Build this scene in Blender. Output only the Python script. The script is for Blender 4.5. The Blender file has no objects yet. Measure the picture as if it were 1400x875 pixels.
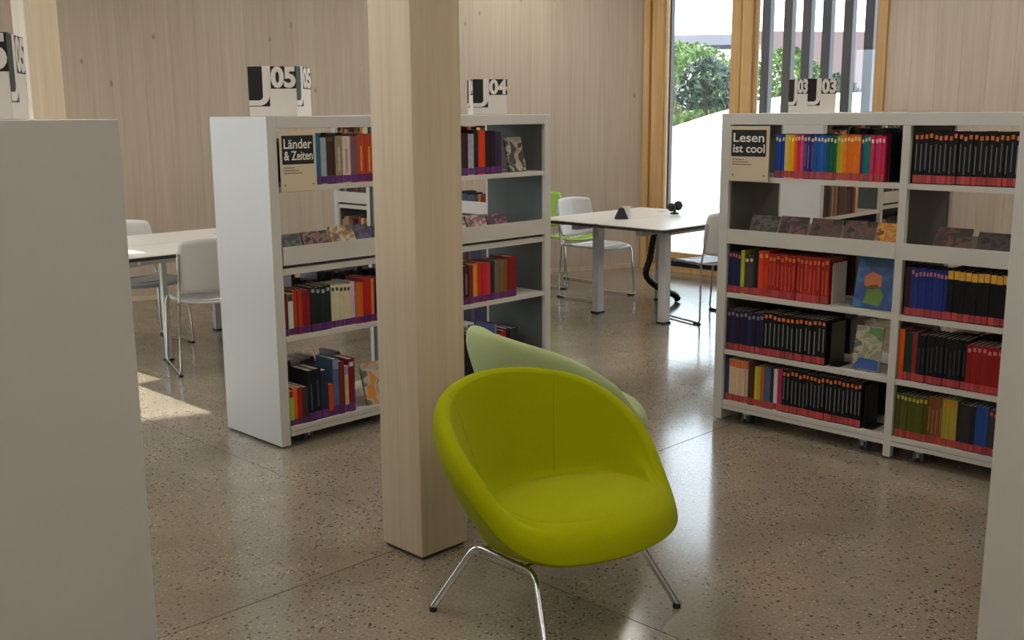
import bpy, math, random
from mathutils import Vector, Matrix
random.seed(7)
S = bpy.context.scene
COL = S.collection
PI = math.pi
R = math.radians

# ------------------------------------------------------------------ camera, world, sun, exposure
CAM_H = 1.53
cam_data = bpy.data.cameras.new('camera')
cam_data.sensor_width = 36.0
cam_data.lens = 37.23
cam_data.clip_end = 400
cam = bpy.data.objects.new('camera', cam_data)
COL.objects.link(cam)
cam.matrix_world = (Matrix.Translation((0, 0, CAM_H)) @ Matrix.Rotation(R(90 - 11.07), 4, 'X')
                    @ Matrix.Rotation(R(-0.35), 4, 'Z'))
S.camera = cam

world = bpy.data.worlds.new('world')
S.world = world
world.use_nodes = True
bg = world.node_tree.nodes['Background']
bg.inputs[0].default_value = (0.78, 0.89, 1.0, 1)
bg.inputs[1].default_value = 4.2

sun_data = bpy.data.lights.new('sun_offscreen', 'SUN')
sun_data.energy = 15.0
sun_data.angle = R(0.8)
sun_data.color = (1.0, 0.95, 0.88)
sun = bpy.data.objects.new('sun_offscreen', sun_data)
COL.objects.link(sun)
sun.rotation_mode = 'QUATERNION'
sun.rotation_quaternion = Vector((.75, -.66, -.625)).to_track_quat('-Z', 'Y')
sun.location = (-20, 20, 16)

LAMP = 19.0            # strength of the ceiling luminaires
S.view_settings.view_transform = 'Standard'
S.view_settings.look = 'None'
S.view_settings.gamma = 1.0
S.view_settings.use_curve_mapping = False
S.view_settings.exposure = 0.5

# ------------------------------------------------------------------ helpers
GA = 0.7797                                   # furniture grid angle
SA, CA = math.sin(GA), math.cos(GA)
def W(u, v, z=0.0):
    return Vector((u * SA - v * CA, u * CA + v * SA, z))
ROT_A = PI / 2 - GA                            # local x = e1 (right and away)
ROT_B = -GA                                    # local x = -e2 (right and towards)

def lin(c):
    return tuple(((x / 255) / 12.92 if x / 255 <= .04045 else ((x / 255 + .055) / 1.055) ** 2.4) for x in c[:3]) + (1.0,)

class MB:
    def __init__(s): s.v = []; s.f = []; s.m = []; s.smooth = []; s.c = []
    def add(s, vs, fs, mi=0, smooth=False, col=None):
        o = len(s.v); s.v += [tuple(p) for p in vs]
        for f in fs:
            s.f.append(tuple(i + o for i in f)); s.m.append(mi); s.smooth.append(smooth); s.c.append(col)
        return s
    def box(s, x0, x1, y0, y1, z0, z1, mi=0, M=None, col=None):
        vs = [Vector(p) for p in ((x0,y0,z0),(x1,y0,z0),(x1,y1,z0),(x0,y1,z0),(x0,y0,z1),(x1,y0,z1),(x1,y1,z1),(x0,y1,z1))]
        if M is not None: vs = [M @ p for p in vs]
        return s.add(vs, [(3,2,1,0),(4,5,6,7),(0,1,5,4),(1,2,6,5),(2,3,7,6),(3,0,4,7)], mi, False, col)
    def prism(s, pts, z0, z1, mi=0, M=None):
        n = len(pts)
        vs = [Vector((x, y, z0)) for x, y in pts] + [Vector((x, y, z1)) for x, y in pts]
        if M is not None: vs = [M @ p for p in vs]
        return s.add(vs, [tuple(range(n))[::-1], tuple(range(n, 2*n))] + [(i, (i+1) % n, n+(i+1) % n, n+i) for i in range(n)], mi)
    def tube(s, path, r, n=10, mi=0, caps=True):
        path = [Vector(p) for p in path]
        rings = []; ref = None
        for i, p in enumerate(path):
            t = (path[min(i+1, len(path)-1)] - path[max(i-1, 0)]).normalized()
            if ref is None:
                ref = t.orthogonal().normalized()
            else:
                ref = (ref - t * ref.dot(t)).normalized()
            b = t.cross(ref)
            rr = r[i] if isinstance(r, (list, tuple)) else r
            rings.append([p + (ref * math.cos(2*PI*k/n) + b * math.sin(2*PI*k/n)) * rr for k in range(n)])
        vs = [q for ring in rings for q in ring]; fs = []
        for i in range(len(rings) - 1):
            for k in range(n):
                fs.append((i*n+k, i*n+(k+1) % n, (i+1)*n+(k+1) % n, (i+1)*n+k))
        s.add(vs, fs, mi, True)
        if caps:
            s.add(rings[0], [tuple(range(n))[::-1]], mi); s.add(rings[-1], [tuple(range(n))], mi)
        return s
    def lathe(s, prof, n=16, mi=0, M=None, smooth=True):
        vs = []; fs = []
        for (r, z) in prof:
            for k in range(n):
                p = Vector((r*math.cos(2*PI*k/n), r*math.sin(2*PI*k/n), z))
                vs.append(M @ p if M is not None else p)
        for i in range(len(prof)-1):
            for k in range(n):
                fs.append((i*n+k, i*n+(k+1) % n, (i+1)*n+(k+1) % n, (i+1)*n+k))
        return s.add(vs, fs, mi, smooth)
    def mesh(s, name, mats):
        me = bpy.data.meshes.new(name)
        me.from_pydata(s.v, [], s.f)
        if not isinstance(mats, (list, tuple)): mats = [mats]
        for m in mats: me.materials.append(m)
        me.polygons.foreach_set('material_index', s.m)
        me.polygons.foreach_set('use_smooth', s.smooth)
        if any(c is not None for c in s.c):
            at = me.color_attributes.new('tint', 'FLOAT_COLOR', 'CORNER')
            for p in me.polygons:
                for li in p.loop_indices: at.data[li].color = s.c[p.index] or (1, 1, 1, 1)
        me.update()
        return me
    def build(s, name, mats, parent=None, loc=None, rot=None, bevel=0, segs=2):
        o = link(name, s.mesh(name, mats), parent, loc, rot)
        if bevel:
            b = o.modifiers.new('bevel', 'BEVEL'); b.width = bevel; b.segments = segs
            b.limit_method = 'ANGLE'; b.harden_normals = False
        return o

def link(name, data, parent=None, loc=None, rot=None):
    o = bpy.data.objects.new(name, data)
    COL.objects.link(o)
    if parent is not None: o.parent = parent
    if loc is not None: o.location = loc
    if rot is not None: o.rotation_euler = (0, 0, rot) if isinstance(rot, (int, float)) else rot
    return o
def tag(o, label, cat=None, group=None, kind=None):
    o['label'] = label
    if cat: o['category'] = cat
    if group: o['group'] = group
    if kind: o['kind'] = kind
    return o
def empty(name, loc, rot, label, cat, group=None):
    o = link(name, None, None, loc, rot); o.empty_display_size = .1
    return tag(o, label, cat, group)

def copy_tree(o, parent=None):
    c = o.copy(); COL.objects.link(c); c.parent = parent
    for ch in list(o.children): copy_tree(ch, c)
    return c

def round_path(pts, r, n=6):
    pts = [Vector(p) for p in pts]; out = [pts[0]]
    for i in range(1, len(pts)-1):
        a, b, c = pts[i-1], pts[i], pts[i+1]
        d1 = (a-b); d2 = (c-b); rr = min(r, d1.length*.45, d2.length*.45)
        p0 = b + d1.normalized()*rr; p1 = b + d2.normalized()*rr
        for k in range(n+1):
            t = k/n; out.append(p0*(1-t)**2 + b*2*t*(1-t) + p1*t*t)
    out.append(pts[-1])
    return out

# ------------------------------------------------------------------ materials
def mat(name, col=(200, 200, 200), rough=.5, metal=0.0, spec=.5, **kw):
    m = bpy.data.materials.new(name); m.use_nodes = True
    b = m.node_tree.nodes['Principled BSDF']
    b.inputs['Base Color'].default_value = lin(col)
    b.inputs['Roughness'].default_value = rough
    b.inputs['Metallic'].default_value = metal
    b.inputs['Specular IOR Level'].default_value = spec
    for k, v in kw.items(): b.inputs[k.replace('_', ' ')].default_value = v
    return m
def nodes(m): return m.node_tree.nodes, m.node_tree.links, m.node_tree.nodes['Principled BSDF']
def N(m, t, **kw):
    n = m.node_tree.nodes.new(t)
    for k, v in kw.items():
        if hasattr(n, k): setattr(n, k, v)
        else: n.inputs[k].default_value = v
    return n
def ramp(m, stops):
    n = m.node_tree.nodes.new('ShaderNodeValToRGB'); e = n.color_ramp.elements
    while len(e) < len(stops): e.new(.5)
    for el, (p, c) in zip(e, stops):
        el.position = p; el.color = c if len(c) == 4 else lin(c)
    return n

def subtle(m, scale=6, amt=.05, rough_amt=.06):
    """faint mottling and roughness variation"""
    nd, lk, b = nodes(m)
    tc = N(m, 'ShaderNodeTexCoord'); no = N(m, 'ShaderNodeTexNoise', Scale=scale, Detail=4.0)
    lk.new(tc.outputs['Object'], no.inputs['Vector'])
    base = b.inputs['Base Color'].default_value[:]
    hs = N(m, 'ShaderNodeHueSaturation'); hs.inputs['Color'].default_value = base
    mr = N(m, 'ShaderNodeMapRange'); mr.inputs['To Min'].default_value = 1-amt; mr.inputs['To Max'].default_value = 1+amt
    lk.new(no.outputs['Fac'], mr.inputs['Value']); lk.new(mr.outputs[0], hs.inputs['Value'])
    lk.new(hs.outputs[0], b.inputs['Base Color'])
    r0 = b.inputs['Roughness'].default_value
    mr2 = N(m, 'ShaderNodeMapRange'); mr2.inputs['To Min'].default_value = max(0, r0-rough_amt); mr2.inputs['To Max'].default_value = r0+rough_amt
    lk.new(no.outputs['Fac'], mr2.inputs['Value']); lk.new(mr2.outputs[0], b.inputs['Roughness'])
    return m

def wood(name, light, dark, knot, gscale=1.0, rough=.55, knots=True, vary=.07):
    m = mat(name, light, rough, spec=.3)
    nd, lk, b = nodes(m)
    tc = N(m, 'ShaderNodeTexCoord'); oi = N(m, 'ShaderNodeObjectInfo')
    off = N(m, 'ShaderNodeVectorMath', operation='MULTIPLY_ADD')
    cmb = N(m, 'ShaderNodeCombineXYZ')
    for k in range(3): lk.new(oi.outputs['Random'], cmb.inputs[k])
    lk.new(cmb.outputs[0], off.inputs[0]); off.inputs[1].default_value = (13.7, 7.3, 21.1)
    lk.new(tc.outputs['Object'], off.inputs[2])
    mp = N(m, 'ShaderNodeMapping'); mp.inputs['Scale'].default_value = (26*gscale, 26*gscale, .9*gscale)
    lk.new(off.outputs[0], mp.inputs['Vector'])
    n1 = N(m, 'ShaderNodeTexNoise', Scale=1.0, Detail=5.0, Roughness=.6, Distortion=.3)
    lk.new(mp.outputs[0], n1.inputs['Vector'])
    r1 = ramp(m, [(.3, dark), (.68, light)]); lk.new(n1.outputs['Fac'], r1.inputs[0])
    cur = r1.outputs[0]
    if knots:
        mp2 = N(m, 'ShaderNodeMapping'); mp2.inputs['Scale'].default_value = (5.0, 5.0, 2.6)
        lk.new(off.outputs[0], mp2.inputs['Vector'])
        vo = N(m, 'ShaderNodeTexVoronoi', Scale=1.0); lk.new(mp2.outputs[0], vo.inputs['Vector'])
        r2 = ramp(m, [(.035, (1, 1, 1, 1)), (.085, (0, 0, 0, 1))]); lk.new(vo.outputs['Distance'], r2.inputs[0])
        mk = N(m, 'ShaderNodeMath', operation='MULTIPLY'); lk.new(r2.outputs[0], mk.inputs[0])
        sc = N(m, 'ShaderNodeSeparateColor'); lk.new(vo.outputs['Color'], sc.inputs[0])
        gt = N(m, 'ShaderNodeMath', operation='GREATER_THAN'); gt.inputs[1].default_value = .55
        lk.new(sc.outputs[0], gt.inputs[0]); lk.new(gt.outputs[0], mk.inputs[1])
        mk2 = N(m, 'ShaderNodeMath', operation='MULTIPLY'); mk2.inputs[1].default_value = .6
        lk.new(mk.outputs[0], mk2.inputs[0])
        mx = N(m, 'ShaderNodeMix', data_type='RGBA'); lk.new(mk2.outputs[0], mx.inputs['Factor'])
        lk.new(cur, mx.inputs['A']); mx.inputs['B'].default_value = lin(knot); cur = mx.outputs['Result']
    hs = N(m, 'ShaderNodeHueSaturation'); lk.new(cur, hs.inputs['Color'])
    mr = N(m, 'ShaderNodeMapRange'); mr.inputs['To Min'].default_value = 1-vary; mr.inputs['To Max'].default_value = 1+vary
    lk.new(oi.outputs['Random'], mr.inputs['Value']); lk.new(mr.outputs[0], hs.inputs['Value'])
    lk.new(hs.outputs[0], b.inputs['Base Color'])
    bp = N(m, 'ShaderNodeBump', Strength=.08, Distance=.002); lk.new(n1.outputs['Fac'], bp.inputs['Height'])
    lk.new(bp.outputs[0], b.inputs['Normal'])
    return m

M = {}
M['wallwood'] = wood('pale_spruce_panel', (202, 189, 174), (188, 173, 155), (128, 104, 84), vary=.03)
M['columnwood'] = wood('glulam_spruce', (212, 196, 172), (199, 180, 153), (120, 92, 68), vary=.02)
M['framewood'] = wood('golden_window_wood', (216, 180, 128), (192, 152, 100), (110, 70, 40), knots=False, vary=.03)
M['white'] = subtle(mat('white_laminate', (196, 194, 190), .42), 4, .02)
M['shelfwhite'] = subtle(mat('white_steel_shelf', (196, 192, 184), .45), 5, .02)
M['lining'] = subtle(mat('grey_side_lining', (84, 87, 82), .6), 5, .05)
M['dark'] = mat('black_plastic', (22, 22, 24), .5)
M['rubber'] = mat('grey_rubber', (70, 72, 74), .6)
M['steel'] = mat('brushed_steel', (170, 172, 175), .3, 1.0)
M['chrome'] = mat('chrome_tube', (215, 217, 220), .12, 1.0)
M['tabletop'] = subtle(mat('white_table_laminate', (232, 230, 226), .3), 5, .015)
M['tableedge'] = mat('dark_table_edge', (46, 44, 42), .5)
M['tableleg'] = mat('white_powder_coat', (205, 205, 205), .4)
M['plastic'] = subtle(mat('white_polypropylene', (212, 213, 212), .38), 6, .02)
M['plasticgreen'] = subtle(mat('green_polypropylene', (150, 190, 70), .38), 6, .03)
M['black'] = mat('black_print', (12, 12, 13), .6)
M['signwhite'] = mat('white_sign_board', (226, 221, 214), .55)
M['signcream'] = mat('cream_sign_board', (205, 190, 165), .6)
M['letter'] = mat('white_lettering', (228, 226, 220), .6)
M['greytext'] = mat('grey_small_print', (110, 102, 92), .7)
M['plaster'] = subtle(mat('white_plaster', (205, 200, 192), .8), 3, .02)
M['navy'] = mat('dark_facade_metal', (26, 30, 42), .5)
M['slot'] = mat('dark_convector_grille', (25, 23, 22), .5)
M['hose'] = mat('black_cable_hose', (16, 16, 18), .45)

def fabric(name, col, col2):
    m = mat(name, col, .9, spec=.08)
    nd, lk, b = nodes(m)
    tc = N(m, 'ShaderNodeTexCoord')
    no = N(m, 'ShaderNodeTexNoise', Scale=420.0, Detail=2.0); lk.new(tc.outputs['Object'], no.inputs['Vector'])
    r1 = ramp(m, [(.3, col2), (.7, col)]); lk.new(no.outputs['Fac'], r1.inputs[0]); lk.new(r1.outputs[0], b.inputs['Base Color'])
    bp = N(m, 'ShaderNodeBump', Strength=.15, Distance=.001); lk.new(no.outputs['Fac'], bp.inputs['Height']); lk.new(bp.outputs[0], b.inputs['Normal'])
    b.inputs['Sheen Weight'].default_value = .03; b.inputs['Sheen Roughness'].default_value = .5
    return m
M['lime'] = fabric('lime_wool_felt', (156, 161, 1), (146, 151, 1))
M['palegreen'] = fabric('pale_green_wool_felt', (176, 190, 140), (166, 181, 130))

# books: object colour drives the cover
def objcol(name, rough=.45, noise=.12):
    m = mat(name, (200, 200, 200), rough)
    nd, lk, b = nodes(m)
    oi = N(m, 'ShaderNodeObjectInfo'); tc = N(m, 'ShaderNodeTexCoord')
    ad = N(m, 'ShaderNodeVectorMath', operation='ADD'); lk.new(tc.outputs['Object'], ad.inputs[0]); lk.new(oi.outputs['Location'], ad.inputs[1])
    no = N(m, 'ShaderNodeTexNoise', Scale=45.0, Detail=1.0); lk.new(ad.outputs[0], no.inputs['Vector'])
    hs = N(m, 'ShaderNodeHueSaturation'); lk.new(oi.outputs['Color'], hs.inputs['Color'])
    mr = N(m, 'ShaderNodeMapRange'); mr.inputs['To Min'].default_value = 1-noise; mr.inputs['To Max'].default_value = 1+noise
    lk.new(no.outputs['Fac'], mr.inputs['Value']); lk.new(mr.outputs[0], hs.inputs['Value'])
    lk.new(hs.outputs[0], b.inputs['Base Color'])
    return m
M['cover'] = objcol('printed_book_cover', .5)
M['cover'].node_tree.nodes['Principled BSDF'].inputs['Specular IOR Level'].default_value = .25
M['spinelabel'] = objcol('library_spine_label', .35, .1)
M['title'] = objcol('spine_title_print', .5, .25)
M['paper'] = mat('book_paper', (205, 195, 175), .8)
def vcol(name):
    m = mat(name, (200, 200, 200), .5); nd, lk, b = nodes(m)
    a = N(m, 'ShaderNodeVertexColor'); a.layer_name = 'tint'; lk.new(a.outputs[0], b.inputs['Base Color'])
    return m
M['manybooks'] = vcol('far_book_covers')
def picture(name, c1, c2, c3, scale=14):
    """abstract printed picture for a face-out cover"""
    m = mat(name, c1, .35); nd, lk, b = nodes(m)
    tc = N(m, 'ShaderNodeTexCoord'); no = N(m, 'ShaderNodeTexNoise', Scale=scale, Detail=1.5, Distortion=1.0)
    lk.new(tc.outputs['Object'], no.inputs['Vector'])
    r1 = ramp(m, [(.42, c1), (.5, c2), (.62, c3)]); lk.new(no.outputs['Fac'], r1.inputs[0]); lk.new(r1.outputs[0], b.inputs['Base Color'])
    return m

# glass: mostly clear with a faint mirror image
def glass():
    m = bpy.data.materials.new('window_glass'); m.use_nodes = True
    nd, lk = m.node_tree.nodes, m.node_tree.links
    nd.remove(nd['Principled BSDF']); out = nd['Material Output']
    t = nd.new('ShaderNodeBsdfTransparent'); t.inputs[0].default_value = (.95, .97, .97, 1)
    g = nd.new('ShaderNodeBsdfGlossy'); g.inputs['Roughness'].default_value = .01
    f = nd.new('ShaderNodeFresnel'); f.inputs[0].default_value = 1.5
    mx = nd.new('ShaderNodeMixShader'); lk.new(f.outputs[0], mx.inputs[0]); lk.new(t.outputs[0], mx.inputs[1]); lk.new(g.outputs[0], mx.inputs[2])
    lk.new(mx.outputs[0], out.inputs[0])
    return m
M['glass'] = glass()
def emit(name, col, st):
    m = bpy.data.materials.new(name); m.use_nodes = True
    nd, lk = m.node_tree.nodes, m.node_tree.links
    nd.remove(nd['Principled BSDF']); e = nd.new('ShaderNodeEmission')
    e.inputs[0].default_value = col; e.inputs[1].default_value = st
    lk.new(e.outputs[0], nd['Material Output'].inputs[0]); return m
M['lamp'] = emit('luminaire_diffuser', (1.0, .95, .87, 1), LAMP)

# polished concrete
def concrete():
    m = mat('polished_concrete', (150, 140, 126), .2, spec=1.0); nd, lk, b = nodes(m)
    tc = N(m, 'ShaderNodeTexCoord')
    n1 = N(m, 'ShaderNodeTexNoise', Scale=1.3, Detail=6.0, Roughness=.6); lk.new(tc.outputs['Object'], n1.inputs['Vector'])
    r1 = ramp(m, [(.3, (130, 119, 102)), (.7, (160, 150, 133))]); lk.new(n1.outputs['Fac'], r1.inputs[0])
    n2 = N(m, 'ShaderNodeTexNoise', Scale=90.0, Detail=3.0); lk.new(tc.outputs['Object'], n2.inputs['Vector'])
    r2 = ramp(m, [(.35, (.80, .78, .75, 1)), (.6, (1.06, 1.06, 1.06, 1))]); lk.new(n2.outputs['Fac'], r2.inputs[0])
    mu = N(m, 'ShaderNodeMix', data_type='RGBA', blend_type='MULTIPLY'); mu.inputs['Factor'].default_value = 1
    lk.new(r1.outputs[0], mu.inputs['A']); lk.new(r2.outputs[0], mu.inputs['B'])
    cur = mu.outputs['Result']
    nz = N(m, 'ShaderNodeTexNoise', Scale=2.6, Detail=3.0); lk.new(tc.outputs['Object'], nz.inputs['Vector'])
    for sc, thr, colr, pick in ((62.0, .34, (84, 74, 62), .70), (38.0, .26, (86, 76, 64), .84), (85.0, .30, (196, 188, 172), .86)):
        vo = N(m, 'ShaderNodeTexVoronoi', Scale=sc); lk.new(tc.outputs['Object'], vo.inputs['Vector'])
        rr = ramp(m, [(thr*.75, (1, 1, 1, 1)), (thr, (0, 0, 0, 1))]); lk.new(vo.outputs['Distance'], rr.inputs[0])
        s_ = N(m, 'ShaderNodeSeparateColor'); lk.new(vo.outputs['Color'], s_.inputs[0])
        a_ = N(m, 'ShaderNodeMath', operation='ADD'); lk.new(s_.outputs[0], a_.inputs[0])
        q_ = N(m, 'ShaderNodeMapRange'); q_.inputs['From Min'].default_value = .35; q_.inputs['From Max'].default_value = .65
        q_.inputs['To Min'].default_value = -.22; q_.inputs['To Max'].default_value = .2
        lk.new(nz.outputs['Fac'], q_.inputs['Value']); lk.new(q_.outputs[0], a_.inputs[1])
        g_ = N(m, 'ShaderNodeMath', operation='GREATER_THAN'); g_.inputs[1].default_value = pick; lk.new(a_.outputs[0], g_.inputs[0])
        k_ = N(m, 'ShaderNodeMath', operation='MULTIPLY'); lk.new(rr.outputs[0], k_.inputs[0]); lk.new(g_.outputs[0], k_.inputs[1])
        mx = N(m, 'ShaderNodeMix', data_type='RGBA'); lk.new(k_.outputs[0], mx.inputs['Factor'])
        lk.new(cur, mx.inputs['A']); mx.inputs['B'].default_value = lin(colr); cur = mx.outputs['Result']
    lk.new(cur, b.inputs['Base Color'])
    r3 = N(m, 'ShaderNodeMapRange'); r3.inputs['To Min'].default_value = .10; r3.inputs['To Max'].default_value = .2
    lk.new(n1.outputs['Fac'], r3.inputs['Value']); lk.new(r3.outputs[0], b.inputs['Roughness'])
    return m
M['concrete'] = concrete()
M['joint'] = mat('floor_joint_filler', (58, 54, 48), .8)

# ------------------------------------------------------------------ the room
H = 3.2
UW = 8.45                                     # window wall plane u = UW
K0 = W(UW, 6.51)                               # corner back wall / window wall
bd = (W(3.94, 8.44) - K0); bd.z = 0; bd.normalize()       # back wall direction, going left
XL = -6.2
kb = K0 + bd * ((XL - K0.x) / bd.x)           # corner back / left wall
K3 = W(UW, -3.4)
POLY = [K0, kb, Vector((XL, -3.5, 0)), Vector((4.6, -3.5, 0)), K3]

def structure(o, label, cat):
    return tag(o, label, cat, kind='structure')

# floor: a substrate with separate polished slabs and open joints between them
mb = MB(); mb.prism([(p.x, p.y) for p in POLY][::-1], -.25, -.012)
floor = structure(mb.build('floor', M['joint']), 'speckled polished concrete floor with thin joints', 'floor')
def clip_poly(poly, nx, ny, d):
    out = []
    for i in range(len(poly)):
        a, b = poly[i], poly[(i+1) % len(poly)]
        da, db = a[0]*nx+a[1]*ny-d, b[0]*nx+b[1]*ny-d
        if da <= 0: out.append(a)
        if (da < 0) != (db < 0):
            t = da/(da-db); out.append((a[0]+(b[0]-a[0])*t, a[1]+(b[1]-a[1])*t))
    return out
base = [(p.x, p.y) for p in POLY]
JU = [-3.4, -.5, 2.40, 5.3, 8.2]
JV = [-3.1, -.2, 2.80, 5.75]
g = .0022
e1 = (SA, CA); e2 = (-CA, SA)
ub = [-99] + JU + [99]; vb = [-99] + JV + [99]
for i in range(len(ub)-1):
    for j in range(len(vb)-1):
        p = base
        for (nx, ny, d) in ((e1[0], e1[1], ub[i+1]-g), (-e1[0], -e1[1], -ub[i]-g), (e2[0], e2[1], vb[j+1]-g), (-e2[0], -e2[1], -vb[j]-g)):
            if p: p = clip_poly(p, nx, ny, d)
        if len(p) > 2:
            ar = sum(p[k][0]*p[(k+1) % len(p)][1]-p[(k+1) % len(p)][0]*p[k][1] for k in range(len(p)))
            if abs(ar) < .02: continue
            if ar < 0: p = p[::-1]
            mb = MB(); mb.prism(p, -.012, 0); mb.build('slab', M['concrete'], floor)

mb = MB(); mb.prism([(p.x, p.y) for p in POLY][::-1], H, H+.2)
structure(mb.build('ceiling', M['plaster']), 'plain white ceiling above the library', 'ceiling')

PLANK = {}
def plank_mesh(h, w=.2):
    k = (round(h, 3), round(w, 3))
    if k not in PLANK:
        m = MB(); m.box(.0004, w-.0004, -.022, 0, 0, h); PLANK[k] = m.mesh('plank', M['wallwood'])
    return PLANK[k]
def wall(name, P, Q, holes, label, planks=True, t=.3):
    """wall from P to Q (room on the right-hand side when walking P to Q is y<0 in local space); holes: (s0,s1,z0,z1)"""
    d = Q - P; L = d.length; ang = math.atan2(d.y, d.x)
    holes = sorted(holes); m = MB(); s = 0
    segs = []
    for (a, b, z0, z1) in holes:
        if a > s: segs.append((s, a, 0, H))
        if z0 > 0: segs.append((a, b, 0, z0))
        if z1 < H: segs.append((a, b, z1, H))
        s = b
    if s < L: segs.append((s, L, 0, H))
    off = .022 if planks else 0
    for (a, b, z0, z1) in segs: m.box(a, b, off, t, z0, z1)
    o = m.build(name, M['plaster'] if not planks else M['wallwood'], None, P, ang)
    structure(o, label, 'wall')
    if planks:
        for (a, b, z0, z1) in segs:
            n = max(1, round((b-a)/.2)); w = (b-a)/n
            for k in range(n):
                p = link('plank', plank_mesh(z1-z0, w), o, (a+k*w, off, z0)); 
    return o

# back wall, walked from the left corner to K0 so that the room lies on local -y
Lb = (K0 - kb).length
sun_s = (Vector((-4.39, 7.87, 0)) - kb).dot((K0-kb).normalized()) + .28
structure_back = wall('wall_back', kb, K0, [(max(.15, sun_s-1.5), sun_s, 0.1, 2.84)], 'pale vertical spruce panel wall behind the reading tables')
# window wall, walked from K0 to K3
sv = lambda v: 6.51 - v
wall('wall_right', K0, K3, [(sv(6.50), sv(4.05), .0, 2.95)], 'spruce panel wall holding the two tall windows')
wall('wall_left', Vector((XL, -3.5, 0)), kb, [(7.3, 9.9, .5, 2.6)], 'white left hand wall with daylight windows', planks=False)
wall('wall_front', Vector((4.6, -3.5, 0)), Vector((XL, -3.5, 0)), [], 'plain white wall facing the reading tables', planks=False)
wall('wall_side', K3, Vector((4.6, -3.5, 0)), [], 'plain white wall closing the room', planks=False)

# skirting along the back wall
mb = MB(); mb.box(0, Lb-.12, -.012, 0, 0, .04)
structure(mb.build('baseboard_back', M['columnwood'], None, kb, math.atan2((K0-kb).y, (K0-kb).x)), 'low wooden skirting along the back wall', 'baseboard')

def window(name, P, ang, w, z0, z1, label, fm, fw=.06, fd=.12, yo=.05, sill=True, left=None, right=None):
    """window with frame members as parts; local x along the wall, room on -y"""
    o = link(name, None, None, P, ang); structure(o, label, 'window')
    l = left or fw; r = right or fw
    for (a, b, c, d) in ((0, l, z0, z1), (w-r, w, z0, z1), (l, w-r, z0, z0+fw), (l, w-r, z1-fw, z1)):
        mb = MB(); mb.box(a, b, yo, yo+fd, c, d); mb.build('frame', fm, o, bevel=.003)
    mb = MB(); mb.box(l, w-r, yo+fd*.55, yo+fd*.55+.006, z0+fw, z1-fw); mb.build('pane', M['glass'], o)
    return o
angW = math.atan2((K3-K0).y, (K3-K0).x)
def at_wall(v): return W(UW, v)
# left jamb lining, window 1, mullion post, window 2, right lining
w1 = window('window_1', at_wall(6.50), angW, 6.50-5.52, .12, 2.95, 'tall clear window looking out on shrubs and a bright path', M['framewood'], left=.235, right=.02, yo=.0, fd=.06)
mb = MB(); mb.box(.225, .252, .062, .11, .12, 2.95); mb.build('outer_frame', M['navy'], w1)
mb = MB(); mb.box(0, .07, -.045, 0, .05, 2.95); mb.box(.09, .22, -.03, 0, .12, 2.95); mb.build('jamb_lining', M['framewood'], w1, bevel=.004)
w2 = window('window_2', at_wall(5.30), angW, 5.30-4.05, .12, 2.95, 'tall window with dark vertical fins outside the glass', M['framewood'], left=.02, right=.10, yo=.0, fd=.06)
mb = MB(); mb.box(5.30-4.05-.09, 5.30-4.05, -.03, 0, .12, 2.95); mb.build('jamb_lining', M['framewood'], w2, bevel=.004)
mb = MB(); mb.box(0, .099, -.03, .06, .12, 2.95); mb.box(.106, .22, -.03, .06, .12, 2.95); mb.box(.099, .106, .0, .06, .12, 2.95)
post = structure(mb.build('trim_1', M['framewood'], None, at_wall(5.52), angW, bevel=.004), 'golden wooden post between the two tall windows', 'post')
FINV = [5.483, 5.257, 5.067, 4.871, 4.666, 4.468]
for k in range(6):
    v = FINV[k]
    mb = MB(); s0 = 5.30 - v
    mb.box(s0, s0+.085, .42, .49, -.3, 3.3); mb.build('fin', M['navy'], w2)
mb = MB(); mb.box(0, 6.50-4.05, -.05, .22, 0, .05); mb.box(0, 6.50-4.05, .03, .22, .05, .12)
sill = structure(mb.build('trim_2', M['framewood'], None, at_wall(6.50), angW), 'wooden plinth with a dark grille slot below the windows', 'plinth')
mb = MB(); mb.box(.3, 6.50-4.1, -.04, .03, .05, .055); mb.box(.3, 6.50-4.1, .026, .03, .055, .105); mb.build('grille', M['slot'], sill)
# sun window in the back wall and the daylight windows in the left wall
angB = math.atan2((K0-kb).y, (K0-kb).x)
s0 = max(.15, sun_s-1.5)
window('window_back_offscreen', kb + (K0-kb).normalized()*s0, angB, sun_s-s0, 0.1, 2.84, 'window in the back wall letting sunlight onto the floor', M['framewood'], yo=.1)
for i, s_ in enumerate((7.3,)):
    window('window_left_offscreen', Vector((XL, -3.5+s_, 0)), PI/2, 2.6, .5, 2.6, 'wide daylight window in the left wall', M['framewood'], yo=.1)

# columns
def column(u, v, label):
    mb = MB(); mb.box(0, .214, 0, .214, .012, H)
    o = mb.build('wooden_column', M['columnwood'], None, W(u, v), ROT_A, bevel=.004)
    tag(o, label, 'column')
    mb = MB(); mb.box(.01, .204, .01, .204, 0, .012); mb.build('foot_plate', M['rubber'], o)
    return o
column(2.2337, 2.6537, 'pale square timber column standing right behind the lime armchair')
column(2.84, 7.22, 'pale square timber column standing against the back wall')

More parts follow.
